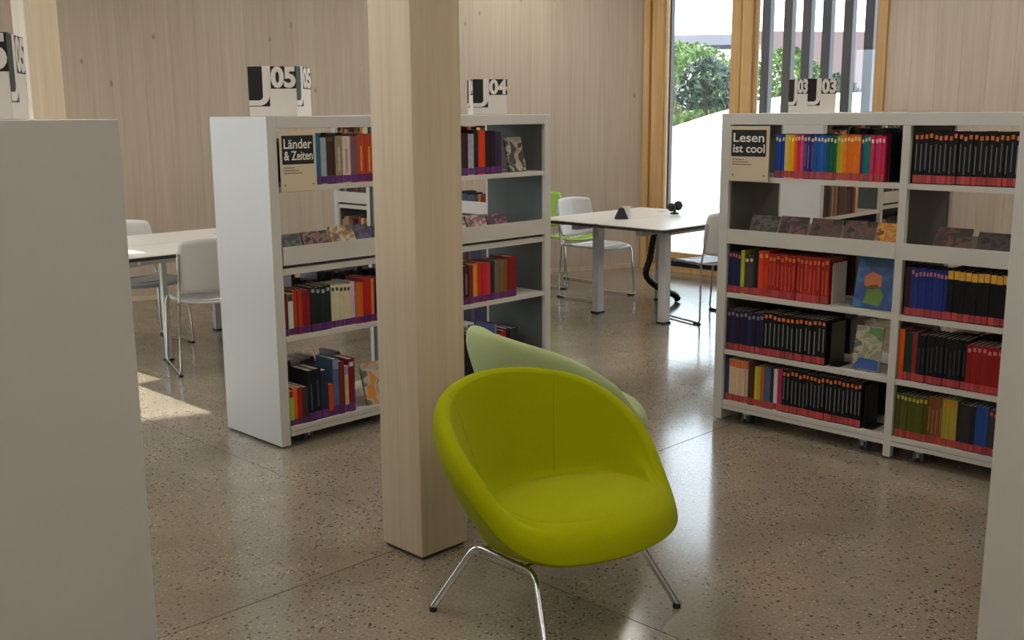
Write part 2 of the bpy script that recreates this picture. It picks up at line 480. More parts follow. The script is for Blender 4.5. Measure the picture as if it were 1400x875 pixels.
# ceiling luminaires
n = 0
for (u, v) in [(a, b) for a in (-1.6, 1.2, 4.0, 6.8) for b in (-2.4, .4, 3.2, 6.0)]:
    p = W(u, v)
    if XL+.7 < p.x and p.y > -2.7 and (p-K0).dot(Vector((bd.y, -bd.x, 0)))*(Vector((0, 0, 0))-K0).dot(Vector((bd.y, -bd.x, 0))) > 0:
        e = empty('linear_luminaire_offscreen', W(u, v, H), ROT_B, 'slim white linear lamp hung below the ceiling', 'lamp', 'linear ceiling lamps')
        mb = MB(); mb.box(-.8, .8, -.05, .05, -.24, -.185); mb.build('housing', M['white'], e)
        for za in (-.246, -.185):
            mb = MB(); mb.box(-.79, .79, -.045, .045, za, za+.006); mb.build('diffuser_offscreen', M['lamp'], e)
        for s_ in (-.6, .6):
            mb = MB(); mb.tube([(s_, 0, -.179), (s_, 0, -.003)], .004, 6); mb.build('suspension_wire', M['steel'], e)

# ------------------------------------------------------------------ bookcases
BAY = .92; CT = .05; CD = .48; CH = 1.52
LV_A = [('shelf', 1.210), ('tray', .94), ('shelf', .526), ('bottom', .097)]
LV_B = [('shelf', 1.225), ('lowtray', .970), ('shelf', .657), ('shelf', .370), ('bottom', .109)]
def bookcase(u, v, rot, levels, label, tray_bays=(0, 1)):
    c = empty('bookcase', W(u, v), rot, label, 'bookcase', 'white mobile bookcases')
    L = 2*BAY
    for side in (0, 1):
        x0 = 0 if side == 0 else L-CT
        mb = MB(); mb.box(x0, x0+CT, 0, CD, .012, CH); ep = mb.build('end_panel', M['white'], c, bevel=.002)
        xi = CT if side == 0 else L-CT-.004
        mb = MB(); mb.box(xi, xi+.004, .022, CD-.022, .06, CH-.05); tag(mb.build('lining', M['lining'], ep), 'dark grey inner lining')
    mb = MB(); mb.box(CT, L-CT, 0, CD, CH-.052, CH); mb.build('top_panel', M['white'], c, bevel=.002)
    mid = BAY
    mb = MB(); mb.box(mid-.017, mid+.017, .0, .03, .012, CH-.052); mb.box(mid-.017, mid+.017, CD-.03, CD, .012, CH-.052)
    dv = mb.build('divider', M['shelfwhite'], c)
    mb = MB(); mb.box(mid-.012, mid+.012, .03, CD-.03, .06, CH-.052); tag(mb.build('lining', M['lining'], dv), 'dark grey inner lining')
    for bay in (0, 1):
        xa = CT+.004 if bay == 0 else mid+.017
        xb = mid-.017 if bay == 0 else L-CT-.004
        for kind, z in levels:
            for back in (0, 1):
                ya, yb = (0.004, .222) if not back else (CD-.222, CD-.004)
                if kind == 'bottom':
                    if back: continue
                    mb = MB(); mb.box(xa, xb, 0.0, CD, z-.021, z); mb.box(xa, xb, 0.0, CD, z-.044, z-.024); mb.box(xa, xb, .008, CD-.008, z-.024, z-.021)
                    mb.build('bottom_shelf', M['shelfwhite'], c)
                elif kind == 'shelf':
                    mb = MB(); mb.box(xa, xb, ya, yb, z-.024, z); mb.build('shelf', M['shelfwhite'], c)
                else:
                    if bay not in tray_bays:
                        mb = MB(); mb.box(xa, xb, ya, yb, z-.15, z-.125); mb.build('shelf', M['shelfwhite'], c); continue
                    f = -.004 if not back else CD-.008
                    lh = .084 if kind == 'tray' else .070
                    mb = MB(); mb.box(xa, xb, f, f+.012, z-lh, z)                # upright lip
                    mb.box(xa, xb, ya+.004, yb, z-lh, z-lh+.008)
                    tr = mb.build('display_tray', M['shelfwhite'], c)
                    if kind == 'lowtray': continue
                    mb = MB(); mb.box(xa, xb, ya, yb, z-.128, z-.099); mb.build('shelf', M['shelfwhite'], c)
        for xc in ((.17, BAY-.13) if bay == 0 else (BAY+.13, L-.17)):
            for yc in (.055, CD-.055):
                mb = MB(); mb.box(xc-.018, xc+.018, yc-.018, yc+.018, .046, .053); mb.tube([(xc, yc, .052), (xc, yc, .03)], .009, 8)
                mb.box(xc-.007, xc+.007, yc-.026, yc+.026, .026, .046)
                k = mb.build('caster', M['steel'], c)
                for sx in (-1, 1):
                    mb = MB(); Mx = Matrix.Translation((xc+sx*.016, yc, .0262)) @ Matrix.Rotation(PI/2, 4, 'Y')
                    mb.lathe([(0, -.008), (.023, -.008), (.026, -.004), (.026, .004), (.023, .008), (0, .008)], 16, 0, Mx)
                    mb.build('wheel', M['rubber'], k)
    return c
UA, VA = 2.5976, 4.0721
UB, VB = 4.3957, 2.9189
caseA = bookcase(UA, VA, ROT_A, LV_A, 'white open bookcase on wheels carrying the Länder & Zeiten sign')
caseB = bookcase(UB, VB, ROT_B, LV_B, 'white open bookcase on wheels carrying the Lesen ist cool sign')
caseG = bookcase(4.95, 6.85, ROT_B, LV_A, 'white bookcase half hidden behind the Länder & Zeiten bookcase')
caseD = bookcase(6.55, 3.55, ROT_A, LV_A, 'white bookcase half hidden behind the Lesen ist cool bookcase', tray_bays=(1,))
caseN = bookcase(.77, 4.48, ROT_B, LV_B, 'white bookcase with plain end panel under the sign reading 5 and J')
caseR = bookcase(2.82, .51, ROT_A, LV_A, 'white bookcase with plain end panel beside the Lesen ist cool bookcase')
MAT = {}
for nm, (u, v, r) in {'A': (UA, VA, ROT_A), 'B': (UB, VB, ROT_B), 'G': (4.95, 6.85, ROT_B), 'D': (6.55, 3.55, ROT_A), 'N': (.77, 4.48, ROT_B), 'R': (2.82, .51, ROT_A)}.items():
    MAT[nm] = (Matrix.Translation(W(u, v)) @ Matrix.Rotation(r, 4, 'Z'), r)

# ------------------------------------------------------------------ books
BT, BH, BD = .02, .2, .145
def unit_cover():
    m = MB(); t = BT/2
    prof = [(-t, 0), (t, 0), (t, BD), (t-.0012, BD), (t-.0012, .0012), (-t+.0012, .0012), (-t+.0012, BD), (-t, BD)]
    vs = [Vector((x, y, 0)) for x, y in prof] + [Vector((x, y, BH)) for x, y in prof]
    fs = [(0, 1, 9, 8), (1, 2, 10, 9), (2, 3, 11, 10), (3, 4, 12, 11), (4, 5, 13, 12), (5, 6, 14, 13), (6, 7, 15, 14), (7, 0, 8, 15)]
    fs += [(8, 9, 12, 13), (9, 10, 11, 12), (13, 14, 15, 8), (5, 4, 1, 0), (4, 3, 2, 1), (0, 7, 6, 5)]
    m.add(vs, fs); return m.mesh('book_cover', M['cover'])
ME_COVER = unit_cover()
m = MB(); m.box(-BT/2+.0013, BT/2-.0013, .0013, BD-.003, .001, BH-.003); ME_PAGES = m.mesh('page_block', M['paper'])
m = MB(); m.box(-BT/2+.0006, BT/2-.0006, -.0007, .0, .004, .034); ME_LABEL = m.mesh('spine_label', M['spinelabel'])
m = MB(); m.box(-BT*.3, BT*.3, -.0006, .0, BH*.86, BH*.94); ME_TITLE = m.mesh('title_mark', M['title'])
m = MB(); m.box(-BT*.46, BT*.46, -.0006, .0, BH*.82, BH*.985); ME_BAND = m.mesh('title_band', M['title'])
m = MB(); m.box(-BT*.12, BT*.12, -.0006, .0, BH*.26, BH*.78); ME_STRIP = m.mesh('spine_text', M['title'])

RED = (172, 62, 66); PUR = (96, 44, 112)
NB = [0]
def book(case, x, y, z, t, h, d, col, lab, ttl, tcol, strip, label, group, lean=0.0):
    T, r = MAT[case]
    o = link('book', ME_COVER, None)
    o.matrix_world = T @ Matrix.Translation((x+t/2, y, z+.0004)) @ Matrix.Rotation(lean, 4, 'Y') @ Matrix.Diagonal((t/BT*.985, d/BD, h/BH, 1))
    o.color = lin(col); tag(o, label, 'book', group)
    p = link('page_block', ME_PAGES, o)
    if lab:
        p = link('spine_label', ME_LABEL, o); j = random.uniform(.85, 1.12); p.color = lin(tuple(min(255, int(q*j)) for q in lab))
    if ttl == 'mark':
        p = link('title_mark', ME_TITLE, o); p.color = lin(tcol); p.location.z = random.uniform(-.006, .004)
    elif ttl == 'band':
        p = link('title_band', ME_BAND, o); p.color = lin(tcol)
    if strip:
        p = link('spine_text', ME_STRIP, o); p.color = lin(strip); p.location.z = random.uniform(-.012, .008)
    NB[0] += 1
    return x+t
CASEN = {'A': 'Länder bookcase', 'B': 'Lesen bookcase'}
LEVN = {'A': ['top shelf', 'display tray', 'third level', 'bottom shelf'], 'B': ['top shelf', 'display tray', 'third level', 'fourth level', 'bottom shelf']}
BAYN = {('A', 0): 'left bay', ('A', 1): 'right bay', ('B', 0): 'left bay', ('B', 1): 'right bay'}
def jit(c, a=10):
    k = random.randint(-a, a)
    return tuple(max(2, min(255, q+k+random.randint(-3, 3))) for q in c)
def row(case, bay, lev, x, specs, inset=.012, ts=1.0):
    """specs: (count, colour, thickness, height, title kind, title colour, strip colour, words)"""
    lv = LV_A if case == 'A' else LV_B
    z = lv[lev][1]; lab = PUR if case == 'A' else RED
    xo = (CT+.004 if bay == 0 else BAY+.017)
    group = 'books on the %s, %s of the %s' % (LEVN[case][lev], BAYN[(case, bay)], CASEN[case])
    x = xo + x
    for (n, col, t, h, ttl, tc, strip, words) in specs:
        t *= ts
        for k in range(n):
            label = '%s on the %s, %s, %s' % (words, LEVN[case][lev], BAYN[(case, bay)], CASEN[case])
            x = book(case, x, inset+random.uniform(0, .006), z, t*random.uniform(.94, 1.06) if n > 1 else t, h*random.uniform(.985, 1.01), random.uniform(.135, .15),
                     jit(col, 6), lab, ttl, tc, strip, label, group)
    return x - xo
OR = (214, 110, 40); YE = (225, 165, 50); GY = (96, 98, 102); PK = (200, 110, 120); CR = (214, 200, 170)
# --- bookcase B
row('B', 0, 0, .235, [
    (3, (28, 62, 150), .0162, .2, 'mark', CR, None, 'dark blue slim book'), (1, (205, 190, 120), .0155, .2, None, None, None, 'cream yellow slim book'),
    (2, (228, 170, 20), .0162, .2, 'mark', (240, 220, 90), None, 'golden yellow slim book'), (1, (222, 90, 22), .0162, .2, 'mark', CR, None, 'vivid orange slim book beside a red one'),
    (1, (196, 30, 40), .0162, .2, 'mark', CR, None, 'bright red slim book'), (1, (214, 60, 130), .0162, .2, 'mark', CR, None, 'hot pink slim book'),
    (3, (62, 38, 110), .0162, .2, 'mark', CR, (120, 110, 150), 'dark purple slim book'), (4, (20, 84, 160), .0162, .2, 'mark', CR, None, 'mid blue slim book'),
    (1, (10, 84, 96), .0162, .2, 'mark', CR, None, 'teal slim book'), (2, (10, 92, 62), .0162, .2, 'mark', CR, None, 'dark green slim book'),
    (2, (172, 160, 20), .0162, .2, 'mark', CR, None, 'olive yellow slim book'), (5, (222, 112, 14), .0162, .2, 'mark', (240, 200, 130), None, 'bright orange slim book'),
    (1, (58, 66, 140), .0155, .2, 'mark', CR, None, 'indigo slim book'), (2, (14, 104, 96), .016, .2, 'mark', CR, None, 'sea green slim book'),
    (4, (202, 36, 82), .0162, .2, 'mark', (240, 190, 200), (180, 40, 110), 'crimson slim book')])
row('B', 1, 0, .012, [(28, (10, 10, 13), .0325, .218, 'mark', OR, GY, 'black paperback with orange title mark')], ts=0.62)
row('B', 0, 2, .004, [
    (4, (34, 38, 84), .017, .205, 'mark', OR, None, 'dark navy slim book'), (1, (176, 176, 30), .02, .215, None, None, None, 'lime yellow slim book'),
    (2, (70, 66, 62), .024, .19, 'mark', CR, None, 'dark grey picture spine book'), (1, (30, 30, 34), .03, .21, None, None, None, 'black thick book'),
    (2, (206, 58, 34), .026, .222, 'mark', YE, None, 'bright vermilion book'), (15, (160, 34, 24), .021, .212, 'mark', OR, (200, 80, 40), 'brick red paperback with orange title mark')])
row('B', 1, 2, .012, [(2, (60, 26, 28), .02, .21, None, None, None, 'maroon slim book'), (10, (30, 48, 118), .0245, .21, 'mark', PK, None, 'royal blue paperback with pink title mark'),
    (13, (10, 10, 13), .039, .215, 'band', YE, None, 'black book with amber band')], ts=0.64)
row('B', 0, 3, .004, [(9, (34, 30, 62), .0225, .2, 'mark', (130, 124, 130), None, 'midnight violet paperback'),
    (14, (10, 10, 13), .0235, .212, 'mark', OR, (120, 124, 120), 'black paperback with orange title mark')])
row('B', 1, 3, .006, [(1, (208, 80, 24), .036, .225, None, None, None, 'orange thick book'), (2, (30, 48, 38), .028, .215, None, None, None, 'bottle green book'),
    (1, (128, 32, 26), .034, .22, None, None, None, 'dark red thick book'), (11, (10, 10, 13), .031, .212, None, None, (50, 52, 60), 'plain black paperback'),
    (12, (140, 24, 24), .0335, .2, 'mark', PK, None, 'deep red paperback with pink title mark')], ts=0.62)
row('B', 0, 4, .004, [(1, (34, 56, 106), .022, .21, None, None, None, 'blue slim book at the end panel'), (6, (206, 178, 152), .0185, .215, 'band', OR, None, 'cream spine book with orange top'),
    (2, (74, 50, 28), .018, .215, None, None, None, 'brown slim book'), (1, (214, 172, 40), .016, .2, None, None, None, 'yellow slim book'),
    (1, (160, 160, 34), .018, .2, None, None, None, 'yellow green slim book'), (1, (206, 96, 42), .016, .2, None, None, None, 'orange slim book'),
    (2, (70, 88, 118), .018, .205, None, None, None, 'slate blue slim book'), (1, (44, 42, 46), .017, .2, None, None, None, 'charcoal slim book'),
    (1, (214, 204, 196), .021, .205, None, None, None, 'off white book'), (1, (176, 40, 88), .026, .21, None, None, None, 'magenta book'),
    (20, (10, 10, 13), .0205, .212, 'mark', OR, (104, 106, 110), 'black paperback with orange title mark')])
row('B', 1, 4, .008, [(8, (74, 78, 22), .0275, .2, 'mark', (190, 170, 50), None, 'olive paperback'), (4, (120, 72, 34), .026, .21, None, None, (150, 110, 70), 'brown paperback'),
    (4, (160, 140, 46), .024, .212, 'mark', OR, None, 'mustard paperback'), (4, (40, 40, 44), .03, .2, None, None, None, 'charcoal paperback'),
    (3, (40, 74, 140), .028, .205, None, None, None, 'blue paperback'), (7, (64, 56, 58), .029, .2, 'mark', (206, 60, 60), None, 'dark brown paperback with red title mark')], ts=0.64)
# --- bookcase A
row('A', 0, 0, .195, [(1, (40, 110, 140), .04, .225, None, None, None, 'teal thick book'), (1, (150, 160, 176), .032, .215, None, None, None, 'pale blue grey thick book'),
    (1, (58, 38, 34), .05, .225, 'mark', (110, 70, 40), None, 'dark brown thick book'), (1, (150, 138, 112), .042, .218, None, None, (180, 170, 150), 'beige thick book'),
    (1, (212, 188, 180), .046, .22, None, None, (150, 140, 140), 'pale pink thick book'), (1, (118, 92, 96), .044, .215, None, None, None, 'mauve thick book'),
    (2, (176, 62, 34), .044, .225, None, None, (210, 140, 60), 'rust red thick book'), (3, (60, 66, 84), .04, .215, None, None, None, 'slate thick book')])
row('A', 0, 2, .004, [(1, (120, 30, 34), .022, .195, None, None, None, 'dark red book at the end panel'), (1, (190, 205, 190), .034, .2, 'band', (60, 56, 50), None, 'pale mint book'),
    (2, (172, 60, 32), .03, .208, None, None, None, 'rust orange book'), (2, (140, 28, 34), .03, .205, 'mark', (70, 20, 30), None, 'crimson book'),
    (4, (26, 34, 34), .036, .21, 'mark', (150, 150, 160), None, 'black green book'), (3, (196, 192, 160), .03, .205, 'mark', (50, 44, 50), None, 'pale sage book'),
    (2, (208, 190, 150), .026, .205, 'mark', (50, 44, 50), None, 'cream book'), (1, (196, 186, 206), .034, .208, None, None, None, 'pale lilac book'),
    (2, (196, 92, 40), .03, .205, None, None, None, 'burnt orange book'), (2, (170, 30, 30), .03, .22, None, None, None, 'tall red book'),
    (1, (206, 120, 60), .022, .21, None, None, None, 'apricot book'), (3, (52, 30, 44), .032, .21, None, None, None, 'dark plum book')], ts=0.8)
row('A', 0, 3, .006, [(1, (150, 180, 60), .022, .17, 'band', (150, 30, 40), None, 'lime book with red top'), (1, (220, 90, 30), .022, .18, None, None, None, 'orange short book'),
    (1, (150, 36, 28), .028, .18, None, None, None, 'dark red short book'), (1, (60, 44, 40), .03, .175, None, None, None, 'brown short book'),
    (2, (26, 28, 38), .04, .25, None, None, (60, 66, 84), 'tall black book'), (1, (40, 52, 74), .04, .235, None, None, None, 'dark slate tall book'),
    (1, (190, 64, 34), .028, .16, None, None, None, 'vermilion short book'), (1, (74, 94, 130), .036, .275, 'band', (130, 140, 180), None, 'tall blue grey book'),
    (1, (120, 40, 40), .03, .262, None, None, None, 'tall wine red book'), (1, (206, 182, 130), .022, .235, 'band', (130, 120, 160), None, 'tall cream book'),
    (1, (126, 30, 46), .04, .265, 'mark', (220, 200, 210), None, 'tall burgundy book')])
row('A', 1, 0, .17, [(2, (48, 36, 42), .04, .22, None, None, None, 'dark brown thick book'), (1, (54, 34, 40), .034, .22, None, None, None, 'deep maroon thick book'),
    (1, (168, 160, 176), .04, .215, None, None, None, 'pale lilac grey book'), (1, (40, 34, 38), .034, .23, None, None, None, 'black thick book'),
    (1, (212, 62, 24), .05, .232, None, None, None, 'flame orange thick book'), (2, (30, 24, 34), .036, .225, None, None, None, 'black slim book'),
    (1, (52, 34, 60), .05, .22, None, None, None, 'dark violet book')])
row('A', 1, 2, .17, [(1, (196, 96, 34), .034, .21, None, None, None, 'orange book'), (2, (66, 38, 40), .034, .21, None, None, (130, 110, 120), 'dark maroon book'),
    (1, (110, 44, 40), .03, .205, None, None, None, 'red brown book'), (1, (212, 140, 46), .03, .21, None, None, None, 'amber book'),
    (1, (190, 50, 28), .034, .212, None, None, None, 'scarlet book'), (2, (190, 42, 56), .034, .212, None, None, None, 'crimson book'),
    (1, (48, 44, 42), .03, .21, None, None, None, 'charcoal book'), (1, (106, 96, 80), .04, .215, None, None, None, 'grey olive book'),
    (2, (120, 84, 44), .03, .212, None, None, None, 'brown gold book'), (1, (134, 32, 34), .07, .225, None, None, None, 'broad dark red book')])
row('A', 1, 3, .17, [(5, (28, 28, 36), .036, .27, None, None, None, 'tall black book'), (1, (190, 180, 176), .022, .27, None, None, None, 'tall pale grey book'),
    (1, (196, 140, 40), .026, .23, None, None, None, 'amber tall book'), (2, (96, 30, 46), .03, .24, None, None, None, 'dark wine tall book'),
    (1, (96, 110, 170), .018, .29, None, None, None, 'tall thin blue book'), (1, (190, 150, 40), .034, .23, None, None, None, 'mustard tall book'),
    (1, (160, 40, 40), .036, .25, None, None, None, 'red tall book'), (3, (44, 38, 50), .034, .25, None, None, None, 'dark grey violet tall book')])

# bookends
def bookend(case, x, z, y, col, label, h=.15):
    T, r = MAT[case]
    mb = MB(); mb.box(0, .003, 0, .13, 0, h); mb.box(0, .045, 0, .13, 0, .0006)
    o = mb.build('bookend', mat('bookend_steel', col, .45)); o.matrix_world = T @ Matrix.Translation((x, y, z+.0004))
    tag(o, label, 'bookend')
bookend('B', .836, 1.2255, .03, (26, 26, 28), 'black steel bookend closing the rainbow row of slim books', .2)
bookend('B', .60, .6575, .03, (196, 194, 188), 'pale steel bookend closing the row of brick red paperbacks', .19)
bookend('B', .61, .3705, .03, (30, 30, 32), 'black steel bookend behind the row on the fourth level', .2)
bookend('B', .79, .1095, .03, (34, 34, 38), 'black steel bookend beside the bottom row of black paperbacks', .2)

# face-out display books and boxes
def faceout(case, x, z, w, h, y, lean, pic, label, t=.012, name='display_book', cat='book', yaw=0.0):
    T, r = MAT[case]
    mb = MB(); mb.box(-w/2, w/2, 0, t, 0, h)
    o = mb.build(name, M['dark'] if pic is None else pic); o.matrix_world = T @ Matrix.Translation((x, y, z+t*math.sin(lean)+.0006)) @ Matrix.Rotation(yaw, 4, 'Z') @ Matrix.Rotation(-lean, 4, 'X')
    tag(o, label, cat)
    mb = MB(); mb.box(-w/2+.001, w/2+.0006, .0015, t-.0015, .001, h+.0006); mb.build('page_block', M['paper'], o)
    return o
P1 = picture('blue_picture_cover', (24, 66, 130), (30, 84, 150), (40, 110, 170), 10)
o = faceout('B', .785, .6575, .185, .245, .05, R(14), P1, 'blue picture book standing face out beside the brick red paperbacks')
for nm, pts, c in (('cover_shape', [(-.045, .02), (.03, .012), (.05, .06), (.01, .11), (-.03, .1)], (96, 132, 40)), ('cover_shape', [(-.05, .1), (-.01, .08), (.03, .1), (.025, .15), (-.02, .165), (-.055, .14)], (196, 116, 56)), ('cover_title', [(-.06, .19), (.06, .19), (.06, .215), (-.06, .215)], (60, 90, 120))):
    mb = MB(); mb.prism(pts, 0, .0006, 0, Matrix.Translation((0, 0, 0)) @ Matrix.Rotation(PI/2, 4, 'X')); mb.build(nm, mat('cover_print', c, .5), o)
P2 = picture('grey_picture_cover', (150, 142, 120), (190, 186, 150), (90, 96, 90), 16)
o = faceout('B', .77, .3705, .13, .2, .05, R(12), P2, 'grey picture book with blue foot standing face out on the fourth level')
for pts, c in (([(-.064, .004), (.064, .004), (.06, .05), (-.03, .055)], (44, 84, 160)), ([(-.01, .17), (.062, .15), (.062, .196), (.0, .196)], (96, 140, 84))):
    mb = MB(); mb.prism(pts, 0, .0006, 0, Matrix.Rotation(PI/2, 4, 'X')); mb.build('cover_shape', mat('cover_print', c, .5), o)
faceout('A', 1.63, 1.2105, .13, .19, .05, R(14), picture('pale_picture_cover', (60, 54, 50), (190, 176, 160), (80, 74, 68), 12), 'pale picture book standing face out on the top shelf, right bay')
faceout('A', .60, .0975, .15, .21, .03, R(16), picture('orange_picture_cover', (210, 140, 60), (190, 190, 180), (110, 100, 90), 12), 'orange and grey picture book standing face out on the bottom shelf')
# trays
def tray_items(case, bay, xs, lev, cols, what):
    lv = LV_A if case == 'A' else LV_B
    z = lv[lev][1]-(.0755 if case == 'A' else .0615); xo = (CT+.004 if bay == 0 else BAY+.017)
    for x, w, h, c1, c2, words in xs:
        pic = picture('disc_case_print', c1, c2, tuple(int(q*.5) for q in c1), 20)
        faceout(case, xo+x, z, w, h, .03, R(24), pic, '%s in the display tray, %s, %s' % (words, BAYN[(case, bay)], CASEN[case]), t=.014, name='disc_case', cat='disc case')
DK = (44, 40, 44)
tray_items('A', 0, [(.075, .13, .125, (96, 108, 104), (60, 70, 66), 'grey green disc case'), (.225, .14, .13, (70, 52, 78), (150, 110, 90), 'purple picture disc case'),
    (.385, .14, .145, (190, 180, 166), (170, 130, 70), 'cream disc case with gold figure'), (.50, .085, .14, (92, 84, 110), (70, 66, 90), 'grey lilac disc case'), (.64, .16, .13, (90, 50, 110), (50, 34, 44), 'violet disc case'), (.78, .1, .13, (50, 36, 40), (90, 60, 50), 'dark brown disc case')], 1, None, '')
tray_items('A', 1, [(.23, .14, .13, (196, 192, 186), (120, 120, 116), 'pale grey disc case'), (.385, .14, .13, (190, 170, 166), (150, 100, 110), 'pale rose disc case'), (.54, .14, .125, (150, 80, 104), (60, 40, 56), 'pink and dark disc case')], 1, None, '')
tray_items('B', 0, [(.16, .15, .135, (60, 56, 52), (110, 100, 90), 'dark grey disc case'), (.315, .14, .14, (120, 74, 76), (70, 50, 52), 'dusky red disc case'),
    (.48, .15, .14, (84, 66, 58), (110, 60, 54), 'brown disc case'), (.645, .15, .14, (74, 66, 60), (120, 76, 66), 'taupe disc case'), (.785, .12, .14, (206, 122, 40), (230, 170, 70), 'bright orange disc case')], 1, None, '')
tray_items('B', 1, [(.18, .15, .14, (110, 62, 58), (60, 44, 44), 'dark red disc case'), (.36, .15, .13, (36, 32, 34), (70, 60, 58), 'black disc case'), (.55, .16, .13, (130, 60, 66), (70, 50, 56), 'wine red disc case'), (.73, .12, .125, (46, 50, 48), (90, 96, 84), 'dark green disc case')], 1, None, '')

# all the rest: rows facing the other way and rows in the half hidden bookcases, too small to pick apart
mb = MB()
PAL = [(40, 36, 44), (30, 44, 80), (120, 40, 34), (170, 90, 40), (60, 60, 64), (90, 60, 44), (150, 140, 120), (40, 70, 60), (70, 40, 70), (190, 160, 90), (26, 26, 30), (28, 30, 36)]
def many(case, bay, z, xa, xb, back, hmin=.17, hmax=.23, pal=PAL):
    T, r = MAT[case]; xo = (CT+.006 if bay == 0 else BAY+.019); x = xa
    while x < xb:
        t = random.uniform(.018, .04); h = random.uniform(hmin, hmax); d = random.uniform(.13, .15); c = lin(jit(random.choice(pal), 12))
        y0, y1 = (.014, .014+d) if not back else (CD-.014-d, CD-.014)
        mb.box(xo+x, xo+x+t*.97, y0, y1, z+.0005, z+h, 0, T, c); x += t
for case, levs in (('A', LV_A), ('B', LV_B)):
    for bay in (0, 1):
        for (kind, z) in levs:
            if 'tray' in kind: continue
            a, b_ = random.choice([(.02, .5), (.25, .8), (.1, .7)])
            if case == 'A' and bay == 0 and z > 1: a, b_ = .02, .75
            if case == 'B' and z > 1: a, b_ = (.4, .8) if bay == 0 else (.45, .8)
            many(case, bay, z, a, b_, True, pal=[(40, 36, 44), (28, 30, 36), (60, 52, 50), (36, 44, 60), (80, 56, 44)])
for case in 'GD':
    for bay in (0, 1):
        for (kind, z) in LV_A:
            if kind == 'tray':
                if case == 'D' and bay == 0: many(case, bay, z-.125, .03, .5, False)
                else: many(case, bay, z-.075, .05, .7, False, .11, .14)
            else:
                many(case, bay, z, .02, .8, False); many(case, bay, z, .05, .7, True)
tag(mb.build('background_books', M['manybooks']), 'rows of assorted books facing away and in the half hidden bookcases', 'books', kind='stuff')

# ------------------------------------------------------------------ lettering
def text_mesh(body, size, offset=0.0, extrude=.0006, spacing=1.0):
    c = bpy.data.curves.new('lettering', 'FONT'); c.body = body; c.size = size; c.offset = offset; c.extrude = extrude; c.space_character = spacing
    c.resolution_u = 4
    o = bpy.data.objects.new('lettering', c); COL.objects.link(o)
    bpy.context.view_layer.update()
    dg = bpy.context.evaluated_depsgraph_get()
    me = bpy.data.meshes.new_from_object(o.evaluated_get(dg)); bpy.data.objects.remove(o)
    return me
def put_text(body, parent, mt, x0, x1, z0, z1, y, offset=0.0, name='lettering'):
    """text fitted into the rectangle x0..x1, z0..z1 of the parent's front plane (normal -y)"""
    me = text_mesh(body, 1.0, offset, .004)
    xs = [v.co.x for v in me.vertices]; ys = [v.co.y for v in me.vertices]
    sx = (x1-x0)/(max(xs)-min(xs)); sy = (z1-z0)/(max(ys)-min(ys)); a, b_ = min(xs), min(ys)
    for v in me.vertices:
        q = v.co; v.co = (x0+(q.x-a)*sx, y-(q.z+.004)*.1, z0+(q.y-b_)*sy)
    me.materials.clear(); me.materials.append(mt)
    return link(name, me, parent)

def shelf_sign(case, x, z, w, h, lines, label, y=-.012):
    T, r = MAT[case]
    mb = MB(); mb.box(0, w, 0, .006, 0, h)
    o = mb.build('shelf_sign', M['signcream']); o.matrix_world = T @ Matrix.Translation((x, y, z)); tag(o, label, 'sign')
    bz0, bz1 = h*.45, h*.93
    mb = MB(); mb.box(w*.05, w*.93, -.0008, 0, bz0, bz1); mb.build('black_field', M['black'], o)
    hh = (bz1-bz0)
    put_text(lines[0], o, M['letter'], w*.10, w*.88, bz0+hh*.54, bz0+hh*.88, -.0009, 0.012)
    put_text(lines[1], o, M['letter'], w*.10, w*.90, bz0+hh*.14, bz0+hh*.46, -.0009, 0.012)
    for k, ww in enumerate((.3, .42, .5)):
        mb = MB(); mb.box(w*.08, w*(.08+ww), -.0005, 0, h*(.385-.045*k), h*(.40-.045*k)); mb.build('small_print', M['greytext'], o)
    for xx in (.08, .88):
        mb = MB(); mb.box(w*xx, w*(xx+.04), -.0005, 0, h*.09, h*.12); mb.build('small_mark', M['greytext'], o)
    return o
shelf_sign('B', CT+.006, 1.205, .214, .258, ['Lesen', 'ist cool'], 'cream shelf sign with black field reading Lesen ist cool')
shelf_sign('A', CT+.006, 1.19, .19, .265, ['Länder', '& Zeiten'], 'cream shelf sign with black field reading Länder & Zeiten')

